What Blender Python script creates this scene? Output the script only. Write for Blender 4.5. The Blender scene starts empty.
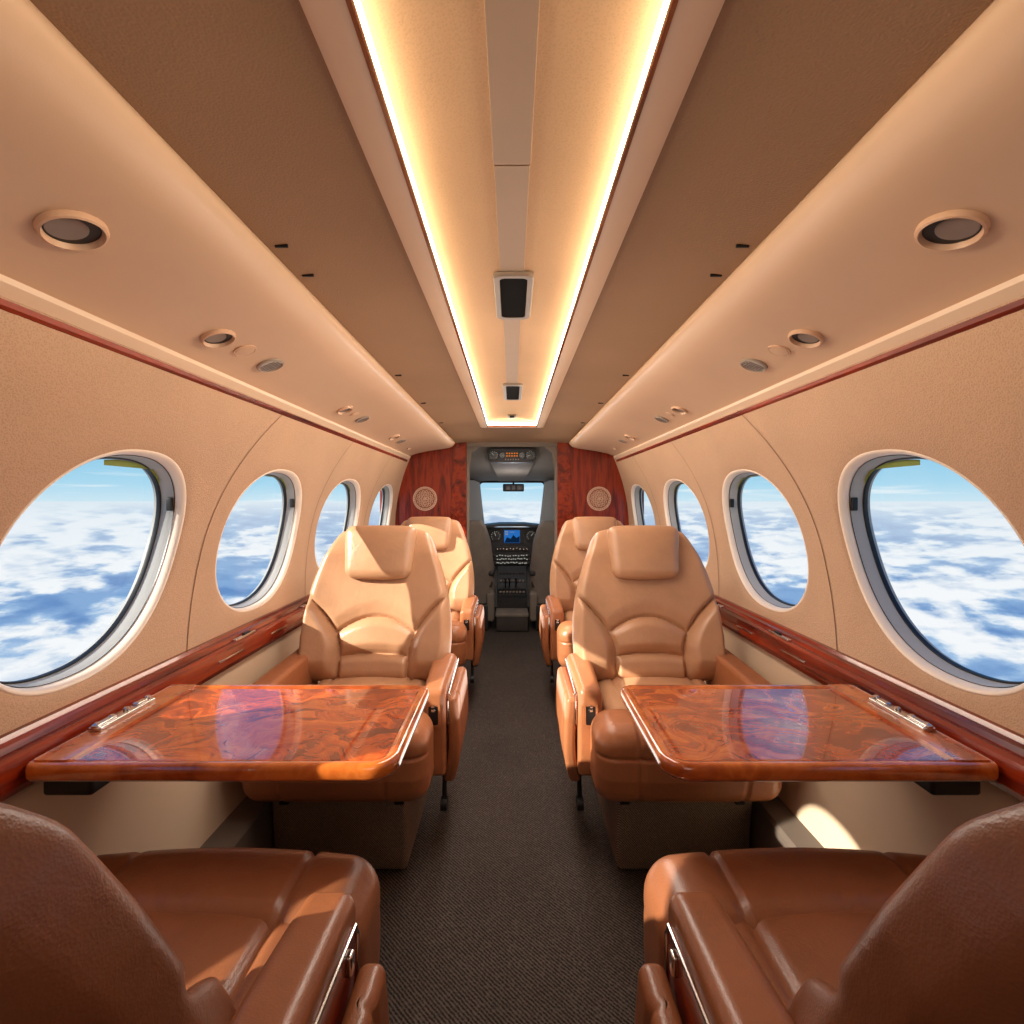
import bpy, math, random
import numpy as np
from mathutils import Vector

random.seed(7)
S = 1.2            # build units -> metres
ZF = 0.89          # camera height above the floor, build units
sc = bpy.context.scene
COL = sc.collection
PI = math.pi

def W(p):
    p = np.asarray(p, float)
    q = p * S
    q[..., 2] += ZF * S
    return q

def srgb(r, g, b):
    f = lambda c: (c / 255 / 12.92) if c / 255 <= 0.04045 else ((c / 255 + 0.055) / 1.055) ** 2.4
    return (f(r), f(g), f(b), 1.0)

# ------------------------------------------------------------------ materials
def new_mat(name):
    m = bpy.data.materials.new(name); m.use_nodes = True
    nt = m.node_tree
    b = nt.nodes['Principled BSDF']
    return m, nt, b

def N(nt, t, **kw):
    n = nt.nodes.new(t)
    for k, v in kw.items():
        if k in n.inputs: n.inputs[k].default_value = v
        else: setattr(n, k, v)
    return n

def ramp(nt, stops, interp='LINEAR'):
    r = nt.nodes.new('ShaderNodeValToRGB'); r.color_ramp.interpolation = interp
    el = r.color_ramp.elements
    while len(el) < len(stops): el.new(0.5)
    for e, (p, c) in zip(el, stops): e.position = p; e.color = c
    return r

def coords(nt, scale=(1, 1, 1), rot=(0, 0, 0)):
    tc = nt.nodes.new('ShaderNodeTexCoord'); mp = nt.nodes.new('ShaderNodeMapping')
    mp.inputs['Scale'].default_value = scale; mp.inputs['Rotation'].default_value = rot
    nt.links.new(tc.outputs['Object'], mp.inputs['Vector'])
    return mp.outputs['Vector']

def scl(c, k): return (min(1, c[0] * k), min(1, c[1] * k), min(1, c[2] * k), 1)

def mottled(name, c, rough=0.6, scale=6, var=0.12, bump=0.0, bscale=300, metal=0.0, coat=0.0, spec=0.5, bdist=0.001, sheen=0.0):
    m, nt, b = new_mat(name); L = nt.links.new
    v = coords(nt)
    n = N(nt, 'ShaderNodeTexNoise', Scale=scale, Detail=5.0, Roughness=0.6); L(v, n.inputs['Vector'])
    r = ramp(nt, [(0.3, scl(c, 1 - var)), (0.7, scl(c, 1 + var))]); L(n.outputs['Fac'], r.inputs['Fac'])
    L(r.outputs['Color'], b.inputs['Base Color'])
    b.inputs['Roughness'].default_value = rough; b.inputs['Metallic'].default_value = metal
    b.inputs['Specular IOR Level'].default_value = spec
    if coat: b.inputs['Coat Weight'].default_value = coat; b.inputs['Coat Roughness'].default_value = 0.03
    if sheen: b.inputs['Sheen Weight'].default_value = sheen
    if bump:
        n2 = N(nt, 'ShaderNodeTexNoise', Scale=bscale, Detail=2.0); L(v, n2.inputs['Vector'])
        bp = N(nt, 'ShaderNodeBump', Strength=bump, Distance=bdist); L(n2.outputs['Fac'], bp.inputs['Height'])
        L(bp.outputs['Normal'], b.inputs['Normal'])
    return m

def leather(name, c, rough=0.38, wr_s=0.2):
    m, nt, b = new_mat(name); L = nt.links.new
    v = coords(nt)
    n = N(nt, 'ShaderNodeTexNoise', Scale=7.0, Detail=4.0, Roughness=0.6); L(v, n.inputs['Vector'])
    r = ramp(nt, [(0.3, scl(c, 0.88)), (0.7, scl(c, 1.1))]); L(n.outputs['Fac'], r.inputs['Fac'])
    L(r.outputs['Color'], b.inputs['Base Color'])
    vo = N(nt, 'ShaderNodeTexVoronoi', Scale=420.0); L(v, vo.inputs['Vector'])
    b1 = N(nt, 'ShaderNodeBump', Strength=0.22, Distance=0.0008); L(vo.outputs['Distance'], b1.inputs['Height'])
    wr = N(nt, 'ShaderNodeTexNoise', Scale=26.0, Detail=3.0, Roughness=0.55, Distortion=1.6); L(v, wr.inputs['Vector'])
    b2 = N(nt, 'ShaderNodeBump', Strength=wr_s, Distance=0.006); L(wr.outputs['Fac'], b2.inputs['Height'])
    L(b1.outputs['Normal'], b2.inputs['Normal']); L(b2.outputs['Normal'], b.inputs['Normal'])
    b.inputs['Roughness'].default_value = rough; b.inputs['Specular IOR Level'].default_value = 0.55
    return m

def wood(name, dark, mid, light, scale, rough=0.12, coat=1.0, dist=3.0, stretch=(1, 1, 1)):
    m, nt, b = new_mat(name); L = nt.links.new
    v = coords(nt, stretch)
    n = N(nt, 'ShaderNodeTexNoise', Scale=scale, Detail=8.0, Roughness=0.62, Distortion=dist); L(v, n.inputs['Vector'])
    n2 = N(nt, 'ShaderNodeTexNoise', Scale=scale * 0.45, Detail=3.0, Distortion=1.5); L(v, n2.inputs['Vector'])
    mx = N(nt, 'ShaderNodeMath', operation='ADD'); L(n.outputs['Fac'], mx.inputs[0]); L(n2.outputs['Fac'], mx.inputs[1])
    ml = N(nt, 'ShaderNodeMath', operation='MULTIPLY'); ml.inputs[1].default_value = 0.5; L(mx.outputs[0], ml.inputs[0])
    r = ramp(nt, [(0.34, dark), (0.47, mid), (0.56, light), (0.66, mid)]); L(ml.outputs[0], r.inputs['Fac'])
    L(r.outputs['Color'], b.inputs['Base Color'])
    b.inputs['Roughness'].default_value = rough
    b.inputs['Coat Weight'].default_value = coat; b.inputs['Coat Roughness'].default_value = 0.07; b.inputs['Coat IOR'].default_value = 1.6
    return m

def burl(name, k=1.0):
    m, nt, b = new_mat(name); L = nt.links.new
    v = coords(nt)
    n0 = N(nt, 'ShaderNodeTexNoise', Scale=5.0, Detail=2.5, Roughness=0.5, Distortion=0.8); L(v, n0.inputs['Vector'])
    sb = nt.nodes.new('ShaderNodeVectorMath'); sb.operation = 'MULTIPLY_ADD'; L(n0.outputs['Color'], sb.inputs[0]); sb.inputs[1].default_value = (0.42, 0.42, 0.0); L(v, sb.inputs[2])
    mp = nt.nodes.new('ShaderNodeMapping'); mp.inputs['Scale'].default_value = (6, 34, 6); mp.inputs['Rotation'].default_value = (0, 0, 0.5); L(sb.outputs[0], mp.inputs['Vector'])
    n = N(nt, 'ShaderNodeTexNoise', Scale=1.0, Detail=12.0, Roughness=0.74, Distortion=0.35); L(mp.outputs[0], n.inputs['Vector'])
    n2 = N(nt, 'ShaderNodeTexNoise', Scale=9.0, Detail=4.0, Roughness=0.6, Distortion=1.0); L(v, n2.inputs['Vector'])
    mx = N(nt, 'ShaderNodeMixRGB', blend_type='MIX'); mx.inputs['Fac'].default_value = 0.35
    L(n.outputs['Fac'], mx.inputs['Color1']); L(n2.outputs['Fac'], mx.inputs['Color2'])
    r = ramp(nt, [(0.35, scl(srgb(58, 10, 3), k)), (0.44, scl(srgb(128, 38, 8), k)), (0.52, scl(srgb(184, 76, 18), k)), (0.64, scl(srgb(218, 118, 40), k))])
    L(mx.outputs['Color'], r.inputs['Fac']); L(r.outputs['Color'], b.inputs['Base Color'])
    b.inputs['Roughness'].default_value = 0.25
    b.inputs['Coat Weight'].default_value = 1.0; b.inputs['Coat Roughness'].default_value = 0.012; b.inputs['Coat IOR'].default_value = 1.7
    return m

def emission(name, c, s):
    m = bpy.data.materials.new(name); m.use_nodes = True
    nt = m.node_tree; nt.nodes.clear()
    e = nt.nodes.new('ShaderNodeEmission'); e.inputs['Color'].default_value = c; e.inputs['Strength'].default_value = s
    o = nt.nodes.new('ShaderNodeOutputMaterial'); nt.links.new(e.outputs[0], o.inputs['Surface'])
    return m

def glass_mat(name, k=0.025):
    m = bpy.data.materials.new(name); m.use_nodes = True
    nt = m.node_tree; nt.nodes.clear(); L = nt.links.new
    t = nt.nodes.new('ShaderNodeBsdfTransparent'); g = nt.nodes.new('ShaderNodeBsdfGlossy'); g.inputs['Roughness'].default_value = 0.02
    mx = nt.nodes.new('ShaderNodeMixShader'); fr = N(nt, 'ShaderNodeValue'); fr.outputs[0].default_value = k
    o = nt.nodes.new('ShaderNodeOutputMaterial')
    t.inputs['Color'].default_value = (0.97, 0.99, 1, 1)
    L(fr.outputs[0], mx.inputs['Fac']); L(t.outputs[0], mx.inputs[1]); L(g.outputs[0], mx.inputs[2]); L(mx.outputs[0], o.inputs['Surface'])
    return m

def carpet_mat(name, c1, c2, scale=230):
    m, nt, b = new_mat(name); L = nt.links.new
    v = coords(nt)
    w = N(nt, 'ShaderNodeTexWave', Scale=scale * 0.28, Distortion=1.2, Detail=1.0, bands_direction='DIAGONAL'); L(v, w.inputs['Vector'])
    vo = N(nt, 'ShaderNodeTexVoronoi', Scale=scale); L(v, vo.inputs['Vector'])
    mx = N(nt, 'ShaderNodeMixRGB', blend_type='MIX'); mx.inputs['Fac'].default_value = 0.5
    L(w.outputs['Fac'], mx.inputs['Color1']); L(vo.outputs['Distance'], mx.inputs['Color2'])
    n = N(nt, 'ShaderNodeTexNoise', Scale=4.0, Detail=4.0); L(v, n.inputs['Vector'])
    r = ramp(nt, [(0.25, c1), (0.75, c2)]); L(mx.outputs['Color'], r.inputs['Fac'])
    m2 = N(nt, 'ShaderNodeMixRGB', blend_type='MULTIPLY'); m2.inputs['Fac'].default_value = 0.35
    L(r.outputs['Color'], m2.inputs['Color1']); L(n.outputs['Fac'], m2.inputs['Color2']); L(m2.outputs['Color'], b.inputs['Base Color'])
    bp = N(nt, 'ShaderNodeBump', Strength=0.6, Distance=0.003); L(mx.outputs['Color'], bp.inputs['Height']); L(bp.outputs['Normal'], b.inputs['Normal'])
    b.inputs['Roughness'].default_value = 0.95; b.inputs['Specular IOR Level'].default_value = 0.15
    return m

def fabric_wall(name, c, k=0.8, bs=0.5):
    m, nt, b = new_mat(name); L = nt.links.new
    v = coords(nt)
    vo = N(nt, 'ShaderNodeTexVoronoi', Scale=290.0); L(v, vo.inputs['Vector'])
    n = N(nt, 'ShaderNodeTexNoise', Scale=3.0, Detail=3.0); L(v, n.inputs['Vector'])
    r = ramp(nt, [(0.3, scl(c, 0.94)), (0.7, scl(c, 1.05))]); L(n.outputs['Fac'], r.inputs['Fac'])
    r2 = ramp(nt, [(0.05, (0.74, 0.71, 0.68, 1)), (0.5, (1, 1, 1, 1))]); L(vo.outputs['Distance'], r2.inputs['Fac'])
    m2 = N(nt, 'ShaderNodeMixRGB', blend_type='MULTIPLY'); m2.inputs['Fac'].default_value = k
    L(r.outputs['Color'], m2.inputs['Color1']); L(r2.outputs['Color'], m2.inputs['Color2']); L(m2.outputs['Color'], b.inputs['Base Color'])
    bp = N(nt, 'ShaderNodeBump', Strength=bs, Distance=0.0012); L(vo.outputs['Distance'], bp.inputs['Height']); L(bp.outputs['Normal'], b.inputs['Normal'])
    b.inputs['Roughness'].default_value = 0.8; b.inputs['Specular IOR Level'].default_value = 0.25
    return m

M = {}
M['wall'] = fabric_wall('wall_fabric', srgb(200, 168, 140))
M['lowwall'] = mottled('lower_wall', srgb(206, 182, 154), 0.7, 3, 0.05, 0.2, 400)
M['seam'] = mottled('panel_seam', srgb(120, 84, 58), 0.8)
M['bin'] = mottled('overhead_vinyl', srgb(203, 172, 145), 0.36, 3, 0.04, 0.2, 500, bdist=0.0006)
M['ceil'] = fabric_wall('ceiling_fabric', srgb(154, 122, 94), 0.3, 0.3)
M['ceil_trim'] = mottled('ceiling_trim', srgb(230, 200, 168), 0.5, 3, 0.04)
M['dome'] = fabric_wall('dome_fabric', srgb(216, 181, 144), 0.45, 0.15)
M['centre'] = mottled('centre_strip', srgb(176, 152, 128), 0.55, 3, 0.04)
M['ledge'] = mottled('pale_ledge', srgb(238, 214, 186), 0.35, 4, 0.03)
M['rim'] = mottled('window_rim', srgb(248, 236, 220), 0.35, 4, 0.02)  # near-white colour carries the highlight round the window lip
M['reveal'] = mottled('window_reveal', srgb(172, 176, 176), 0.38, 5, 0.05)
M['gasket'] = mottled('black_gasket', srgb(22, 24, 28), 0.4)
M['shade'] = mottled('olive_shade', srgb(122, 140, 62), 0.7)
M['windshield'] = glass_mat('windshield_glass', 0.002)
M['glass'] = glass_mat('window_glass')
M['rail'] = wood('red_mahogany', srgb(56, 10, 5), srgb(112, 28, 10), srgb(146, 48, 18), 9, 0.22, 0.35, 0.6, (3, 0.22, 3))
M['bulk'] = wood('bulkhead_mahogany', srgb(60, 10, 4), srgb(116, 28, 9), srgb(148, 46, 14), 12, 0.3, 0.25, 1.0, (3.0, 1, 0.35))
M['band'] = wood('table_banding', srgb(120, 42, 10), srgb(176, 82, 26), srgb(206, 112, 44), 12, 0.2, 1.0, 0.8, (1, 1, 1))
M['burl'] = burl('burl_veneer')
M['burl_shaded'] = burl('burl_veneer_shaded', 0.8)  # darker veneer copy: the right table's shade put into its colour
M['woodedge'] = wood('dark_wood_edge', srgb(66, 22, 8), srgb(112, 48, 20), srgb(140, 70, 32), 14, 0.25, 0.6, 0.5, (3, 0.4, 3))
M['leather'] = leather('tan_leather', srgb(188, 143, 108), 0.34)
M['leather2'] = leather('saddle_leather', srgb(166, 105, 68), 0.36)
M['leather_near'] = leather('shaded_leather', srgb(136, 84, 54), 0.34, 0.10)  # leather colour darkened because the near seats sit unlit
M['leather_back'] = leather('shaded_back_leather', srgb(112, 66, 42), 0.36, 0.12)  # still darker leather copy, shade on the near backs put into colour
M['leather_near2'] = leather('shaded_saddle_leather', srgb(134, 80, 48), 0.34, 0.08)  # saddle leather darkened in colour for the unlit near seats
M['floor'] = carpet_mat('floor_carpet', srgb(38, 34, 33), srgb(98, 89, 84), 210)
M['basecarpet'] = carpet_mat('base_carpet', srgb(90, 77, 66), srgb(166, 146, 128), 330)
M['black'] = mottled('black_plastic', srgb(18, 18, 20), 0.45)
M['darkmetal'] = mottled('dark_metal', srgb(40, 38, 38), 0.4, metal=0.6)
M['chrome'] = mottled('chrome', srgb(215, 212, 208), 0.16, metal=1.0, var=0.03)
M['bronze'] = mottled('vent_bezel', srgb(204, 168, 140), 0.35)
M['lens'] = mottled('vent_lens', srgb(128, 116, 108), 0.35)
M['silver'] = mottled('silver_lens', srgb(186, 182, 178), 0.4)
M['grille'] = mottled('speaker_mesh', srgb(10, 10, 11), 0.8, 300, 0.6, 0.5, 500, spec=0.1)
M['bezel'] = mottled('grey_bezel', srgb(150, 138, 126), 0.4)
M['ck_wall'] = mottled('cockpit_liner', srgb(132, 120, 106), 0.8, 5, 0.1, 0.3, 300)
M['ck_pillar'] = mottled('cockpit_pillar', srgb(170, 172, 172), 0.6, 5, 0.05)
M['ck_dark'] = mottled('cockpit_panel', srgb(40, 40, 43), 0.5, 20, 0.2)
M['ck_mid'] = mottled('cockpit_console', srgb(58, 54, 52), 0.6, 9, 0.15)
M['ck_seat'] = mottled('pilot_fabric', srgb(124, 116, 108), 0.85, 9, 0.15, 0.5, 300)
M['screen'] = emission('screen_blue', srgb(40, 110, 190), 0.9)
M['screen2'] = emission('screen_terrain', srgb(16, 40, 70), 0.7)
M['mark'] = emission('gauge_marks', srgb(190, 190, 180), 0.55)
M['amber'] = emission('amber_digits', srgb(240, 130, 40), 0.9)
M['face'] = mottled('gauge_face', srgb(12, 12, 14), 0.3)
M['crest'] = mottled('crest_inlay', srgb(214, 176, 150), 0.4, 60, 0.15)
M['crestbase'] = mottled('crest_ground', srgb(150, 92, 66), 0.35, 40, 0.25)
M['led'] = emission('led_warm', (1.0, 0.79, 0.52, 1), 16.0)
M['skirt'] = mottled('kick_panel', srgb(96, 84, 74), 0.9, 5, 0.1, 0.4, 300)

# ------------------------------------------------------------------ mesh builder
class MB:
    def __init__(self): self.v = []; self.f = []
    def add(self, v, f):
        o = len(self.v); self.v.extend([tuple(map(float, p)) for p in v]); self.f.extend([tuple(int(i) + o for i in q) for q in f]); return self
    def rbox(self, c, h, r, n=(4, 4, 4), arc=4, fn=None):
        h = np.array(h, float); r = min(r, h.min() * 0.999); ax = []
        for k in range(3):
            i = h[k] - r
            th = np.linspace(PI / 4, 0, arc + 1)
            lo = -i - r * np.tan(th); mid = np.linspace(-i, i, max(1, n[k]) + 1)
            a = np.concatenate([lo[:-1], mid, -lo[:-1][::-1]]); ax.append(a)
        key = {}; V = []; F = []
        inner = h - r
        def vid(p):
            kx = (round(p[0], 7), round(p[1], 7), round(p[2], 7))
            if kx not in key:
                key[kx] = len(V)
                p = np.array(p); q = np.clip(p, -inner, inner); d = p - q; l = np.linalg.norm(d)
                V.append(q + d / l * r if l > 0 else q)
            return key[kx]
        for k in range(3):
            a, b = (k + 1) % 3, (k + 2) % 3
            A, B = ax[a], ax[b]
            for s in (-1, 1):
                ids = np.empty((len(A), len(B)), int)
                for i, x in enumerate(A):
                    for j, y in enumerate(B):
                        p = [0, 0, 0]; p[k] = s * h[k]; p[a] = x; p[b] = y; ids[i, j] = vid(p)
                for i in range(len(A) - 1):
                    for j in range(len(B) - 1):
                        q = (ids[i, j], ids[i + 1, j], ids[i + 1, j + 1], ids[i, j + 1])
                        F.append(q if s > 0 else q[::-1])
        V = np.array(V)
        if fn is not None: V = fn(V)
        return self.add(V + np.array(c, float), F)
    def grid(self, P):
        P = np.asarray(P, float); n, m = P.shape[:2]
        F = [(i * m + j, (i + 1) * m + j, (i + 1) * m + j + 1, i * m + j + 1) for i in range(n - 1) for j in range(m - 1)]
        return self.add(P.reshape(-1, 3), F)
    def loft(self, loops, caps=True):
        P = np.asarray(loops, float); n, m = P.shape[:2]
        F = [(i * m + j, i * m + (j + 1) % m, (i + 1) * m + (j + 1) % m, (i + 1) * m + j) for i in range(n - 1) for j in range(m)]
        if caps: F.append(tuple(range(m))[::-1]); F.append(tuple((n - 1) * m + j for j in range(m)))
        return self.add(P.reshape(-1, 3), F)
    def prism_y(self, prof, y0, y1):
        return self.loft([[(x, y, z) for x, z in prof] for y in (y0, y1)])
    def prism_z(self, prof, z0, z1):
        return self.loft([[(x, y, z) for x, y in prof] for z in (z0, z1)])
    def box(self, x0, x1, y0, y1, z0, z1):
        return self.prism_z([(x0, y0), (x1, y0), (x1, y1), (x0, y1)], z0, z1)
    def frame(self, c, ux, uy, un):
        """local disc frame helper"""
        return np.array(c, float), np.array(ux, float), np.array(uy, float), np.array(un, float)
    def lathe(self, fr, prof, n=32, sx=1.0, sy=1.0):
        c, ux, uy, un = fr; loops = []
        for r, h in prof:
            loops.append([c + ux * (r * sx * math.cos(t)) + uy * (r * sy * math.sin(t)) + un * h for t in np.linspace(0, 2 * PI, n, endpoint=False)])
        return self.loft(loops)
    def tube(self, path, r, n=8, closed=False):
        P = [Vector(p) for p in path]; loops = []
        K = len(P)
        for i in range(K):
            a = P[(i - 1) % K] if (closed or i > 0) else P[i]; b = P[(i + 1) % K] if (closed or i < K - 1) else P[i]
            t = (b - a).normalized(); up = Vector((0, 0, 1)) if abs(t.z) < 0.9 else Vector((1, 0, 0))
            s = t.cross(up).normalized(); u = s.cross(t)
            loops.append([tuple(P[i] + s * (r * math.cos(q)) + u * (r * math.sin(q))) for q in np.linspace(0, 2 * PI, n, endpoint=False)])
        if closed:
            loops.append(loops[0]); return self.loft(loops, caps=False)
        return self.loft(loops)
    def ringxz(self, c, r, w, y0, y1, n=40):
        cx, cz = c; L = []
        for rr, yy in ((r - w, y0), (r, y0), (r, y1), (r - w, y1), (r - w, y0)):
            L.append([(cx + rr * math.cos(t), yy, cz + rr * math.sin(t)) for t in np.linspace(0, 2 * PI, n, endpoint=False)])
        return self.loft(L, caps=False)
    def build(self, name, m, parent=None, T=None, base=None, sharp=35, label=None):
        v = np.array(self.v, float)
        if T is not None: v = T(v)
        v = W(v)
        b = np.zeros(3)
        if parent is not None: b = np.array(parent['_b'] if '_b' in parent else (0, 0, 0), float)
        elif base is not None: b = W(base)
        v = v - b
        me = bpy.data.meshes.new(name)
        me.from_pydata(v.tolist(), [], self.f); 
        import bmesh
        bm = bmesh.new(); bm.from_mesh(me); bmesh.ops.recalc_face_normals(bm, faces=bm.faces); bm.to_mesh(me); bm.free()
        me.polygons.foreach_set('use_smooth', [True] * len(me.polygons))
        me.set_sharp_from_angle(angle=math.radians(sharp))
        me.materials.append(m)
        o = bpy.data.objects.new(name, me); COL.objects.link(o)
        if parent is not None:
            o.parent = parent; o['_b'] = [float(x) for x in b]
        else:
            o.location = b; o['_b'] = [float(x) for x in b]
        if label: o['label'] = label
        return o

def thing(name, base, label, cat, group=None):
    o = bpy.data.objects.new(name, None); COL.objects.link(o)
    b = W(base); o.location = b; o['_b'] = [float(x) for x in b]; o.empty_display_size = 0.1
    tag(o, label, cat, group); return o
def tag(o, label, cat, group=None):
    o['label'] = label; o['category'] = cat
    if group: o['group'] = group
    return o
def struct(o, label=None):
    o['kind'] = 'structure'
    if label: o['label'] = label
    return o
def kids(o): return [c for c in bpy.data.objects if c.parent == o]
def dup(root, off, label):
    r = root.copy(); COL.objects.link(r); r.location = root.location + Vector(off) * S; r['label'] = label
    for ch in kids(root):
        c = ch.copy(); COL.objects.link(c); c.parent = r
        for g in kids(ch):
            d = g.copy(); COL.objects.link(d); d.parent = c
    return r

def rrect(x0, x1, y0, y1, r, n=6):
    """rounded rectangle; r = radius or 4 radii (x0y0, x1y0, x1y1, x0y1)"""
    if not hasattr(r, '__len__'): r = (r,) * 4
    P = []
    for (cx, cy, a0, rr) in ((x0 + r[0], y0 + r[0], PI, r[0]), (x1 - r[1], y0 + r[1], 1.5 * PI, r[1]), (x1 - r[2], y1 - r[2], 0, r[2]), (x0 + r[3], y1 - r[3], 0.5 * PI, r[3])):
        for t in np.linspace(a0, a0 + PI / 2, n + 1): P.append((cx + rr * math.cos(t), cy + rr * math.sin(t)))
    return P

def sstep(a, b, x):
    t = np.clip((x - a) / (b - a), 0, 1); return t * t * (3 - 2 * t)

Y_AFT, Y_FWD = -1.0, 3.03
# ------------------------------------------------------------------ floor
mb = MB().box(-0.9, 0.9, Y_AFT - 0.1, 4.6, -0.93, -0.89)
struct(mb.build('floor', M['floor']), 'dark grey brown ribbed carpet of the aisle')

# ------------------------------------------------------------------ side walls with windows
def Xw(z): return 0.708 - 0.51 * (z + 0.16) ** 2
SHEAR = 0.33; WZC = -0.10; HZ = 0.188
ZT, ZB = 0.31, -0.40
WINS = [(0.25, 0.185), (0.868, 0.187), (1.435, 0.213), (2.06, 0.235), (2.70, 0.21)]
EDGES = [-0.06, 0.553, 1.14, 1.75, 2.385, 3.2]
NA = 112; EXP = 2.25
def sup(t):
    c, s = math.cos(t), math.sin(t); e = 2 / EXP
    return math.copysign(abs(c) ** e, c), math.copysign(abs(s) ** e, s)
def wp(sx, zeta, z, depth=0.0):
    return (sx * (Xw(z) + depth), zeta + SHEAR * (z - WZC), z)
def ring(sx, zc, hw, rho, depth, hz=HZ):
    out = []
    for t in np.linspace(0, 2 * PI, NA, endpoint=False):
        c, s = sup(t); out.append(wp(sx, zc + rho * hw * c, WZC + rho * hz * s, depth))
    return out
def rect_ring(sx, x0, x1, zc, hw):
    out = []
    for t in np.linspace(0, 2 * PI, NA, endpoint=False):
        c, s = math.cos(t), math.sin(t)
        kx = ((x1 - zc) / hw if c > 0 else (x0 - zc) / -hw if c < 0 else 9) / max(abs(c), 1e-9) if abs(c) > 1e-9 else 1e9
        kz = ((ZT - WZC) / HZ if s > 0 else (WZC - ZB) / HZ) / max(abs(s), 1e-9)
        k = min(kx, kz)
        out.append((zc + k * hw * c, WZC + k * HZ * s))
    # pull the nearest samples exactly onto the four corners
    for cx, cz in ((x0, ZB), (x1, ZB), (x1, ZT), (x0, ZT)):
        i = min(range(NA), key=lambda q: (out[q][0] - cx) ** 2 + (out[q][1] - cz) ** 2); out[i] = (cx, cz)
    return out
RO = 1.04
wn = 0
for sx, side in ((-1, 'left'), (1, 'right')):
    mb = MB()
    # plain panel behind the camera
    P = [[wp(sx, ze, z) for z in np.linspace(ZB, ZT, 20)] for ze in (Y_AFT - 0.4, EDGES[0])]
    mb.grid(P)
    for (zc, hw), x0, x1 in zip(WINS, EDGES[:-1], EDGES[1:]):
        R = rect_ring(sx, x0, x1, zc, hw)
        I = [(zc + RO * hw * sup(t)[0], WZC + RO * HZ * sup(t)[1]) for t in np.linspace(0, 2 * PI, NA, endpoint=False)]
        loops = []
        for k in np.linspace(0, 1, 12):
            kk = k ** 1.3
            loops.append([wp(sx, a[0] * (1 - kk) + b[0] * kk, a[1] * (1 - kk) + b[1] * kk, 0.006 * math.exp(-k * 9)) for a, b in zip(I, R)])
        mb.loft(loops, caps=False)
    wall = struct(mb.build('wall_' + side, M['wall'], sharp=60), 'beige textured cabin side wall with oval windows')
    ms = MB()
    for e in EDGES[2:-1]:
        for dz in (0,):
            zz = np.linspace(ZB, 0.28, 40)
            ms.grid([[wp(sx, e + w + 1.0 * max(0.0, z + 0.1) ** 2, z, -0.0012) for w in (-0.0013, 0.0013)] for z in zz])
    ms.build('panel_seam', M['seam'], wall)
    for k, (zc, hw) in enumerate(WINS):
        wn += 1
        w = MB()
        prof = [(RO + 0.004, 0.009), (RO, 0.0055), (1.030, 0.0045), (1.015, 0.006), (1.003, 0.010), (0.993, 0.014), (0.988, 0.022)]
        w.loft([ring(sx, zc, hw, r, d) for r, d in prof], caps=False)
        wo = struct(w.build('window_%d' % wn, M['rim'], sharp=70), 'oval cabin window with rim whitened for its glow in the %s wall' % side)
        w = MB().loft([ring(sx, zc, hw, r, d) for r, d in [(0.988, 0.022), (0.984, 0.024), (0.976, 0.032), (0.974, 0.033), (0.968, 0.044), (0.958, 0.050), (0.958, 0.062)]], caps=False)
        w.build('window_reveal', M['reveal'], wo, label='grey moulded reveal')
        w = MB()
        for r, d in ((0.987, 0.0225),):
            w.loft([ring(sx, zc, hw, r, d), ring(sx, zc, hw, r - 0.004, d + 0.001), ring(sx, zc, hw, r - 0.006, d - 0.0012), ring(sx, zc, hw, r, d)], caps=False)
        w.loft([ring(sx, zc, hw, r, d) for r, d in [(0.964, 0.047), (0.950, 0.047), (0.945, 0.0495), (0.945, 0.055), (0.964, 0.055), (0.964, 0.047)]], caps=False)
        w.build('gasket', M['gasket'], wo, label='black rubber window seal')
        w = MB().loft([ring(sx, zc, hw, r, 0.0545) for r in (0.955, 0.6, 0.3, 0.02)], caps=False)
        w.build('glass_pane', M['glass'], wo)
        # drawn-up shade showing at the top of the opening
        w = MB(); th = np.linspace(PI * 0.26, PI * 0.56, 24)
        P = []
        for dep in (0.043, 0.046):
            row = []
            for t in th:
                c, s = sup(t); row.append(wp(sx, zc + 0.94 * hw * c, WZC + 0.94 * HZ * s, dep))
            P.append(row)
        low = [(p[0] + 0, p[1], WZC + (0.875 if k == 1 else 0.925) * HZ) for p in P[0]]
        w.grid([P[0], low]); w.build('window_shade', M['shade'], wo, label='olive pull-down shade edge')
        if k > 0 and k < 3:
            w = MB(); t = PI * 0.16
            c, s = sup(t); p0 = wp(sx, zc + 0.962 * hw * c, WZC + 0.962 * HZ * s, 0.029)
            w.rbox(p0, (0.006, 0.004, 0.014), 0.002, (1, 1, 1), 2); w.build('shade_latch', M['darkmetal'], wo)

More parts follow.
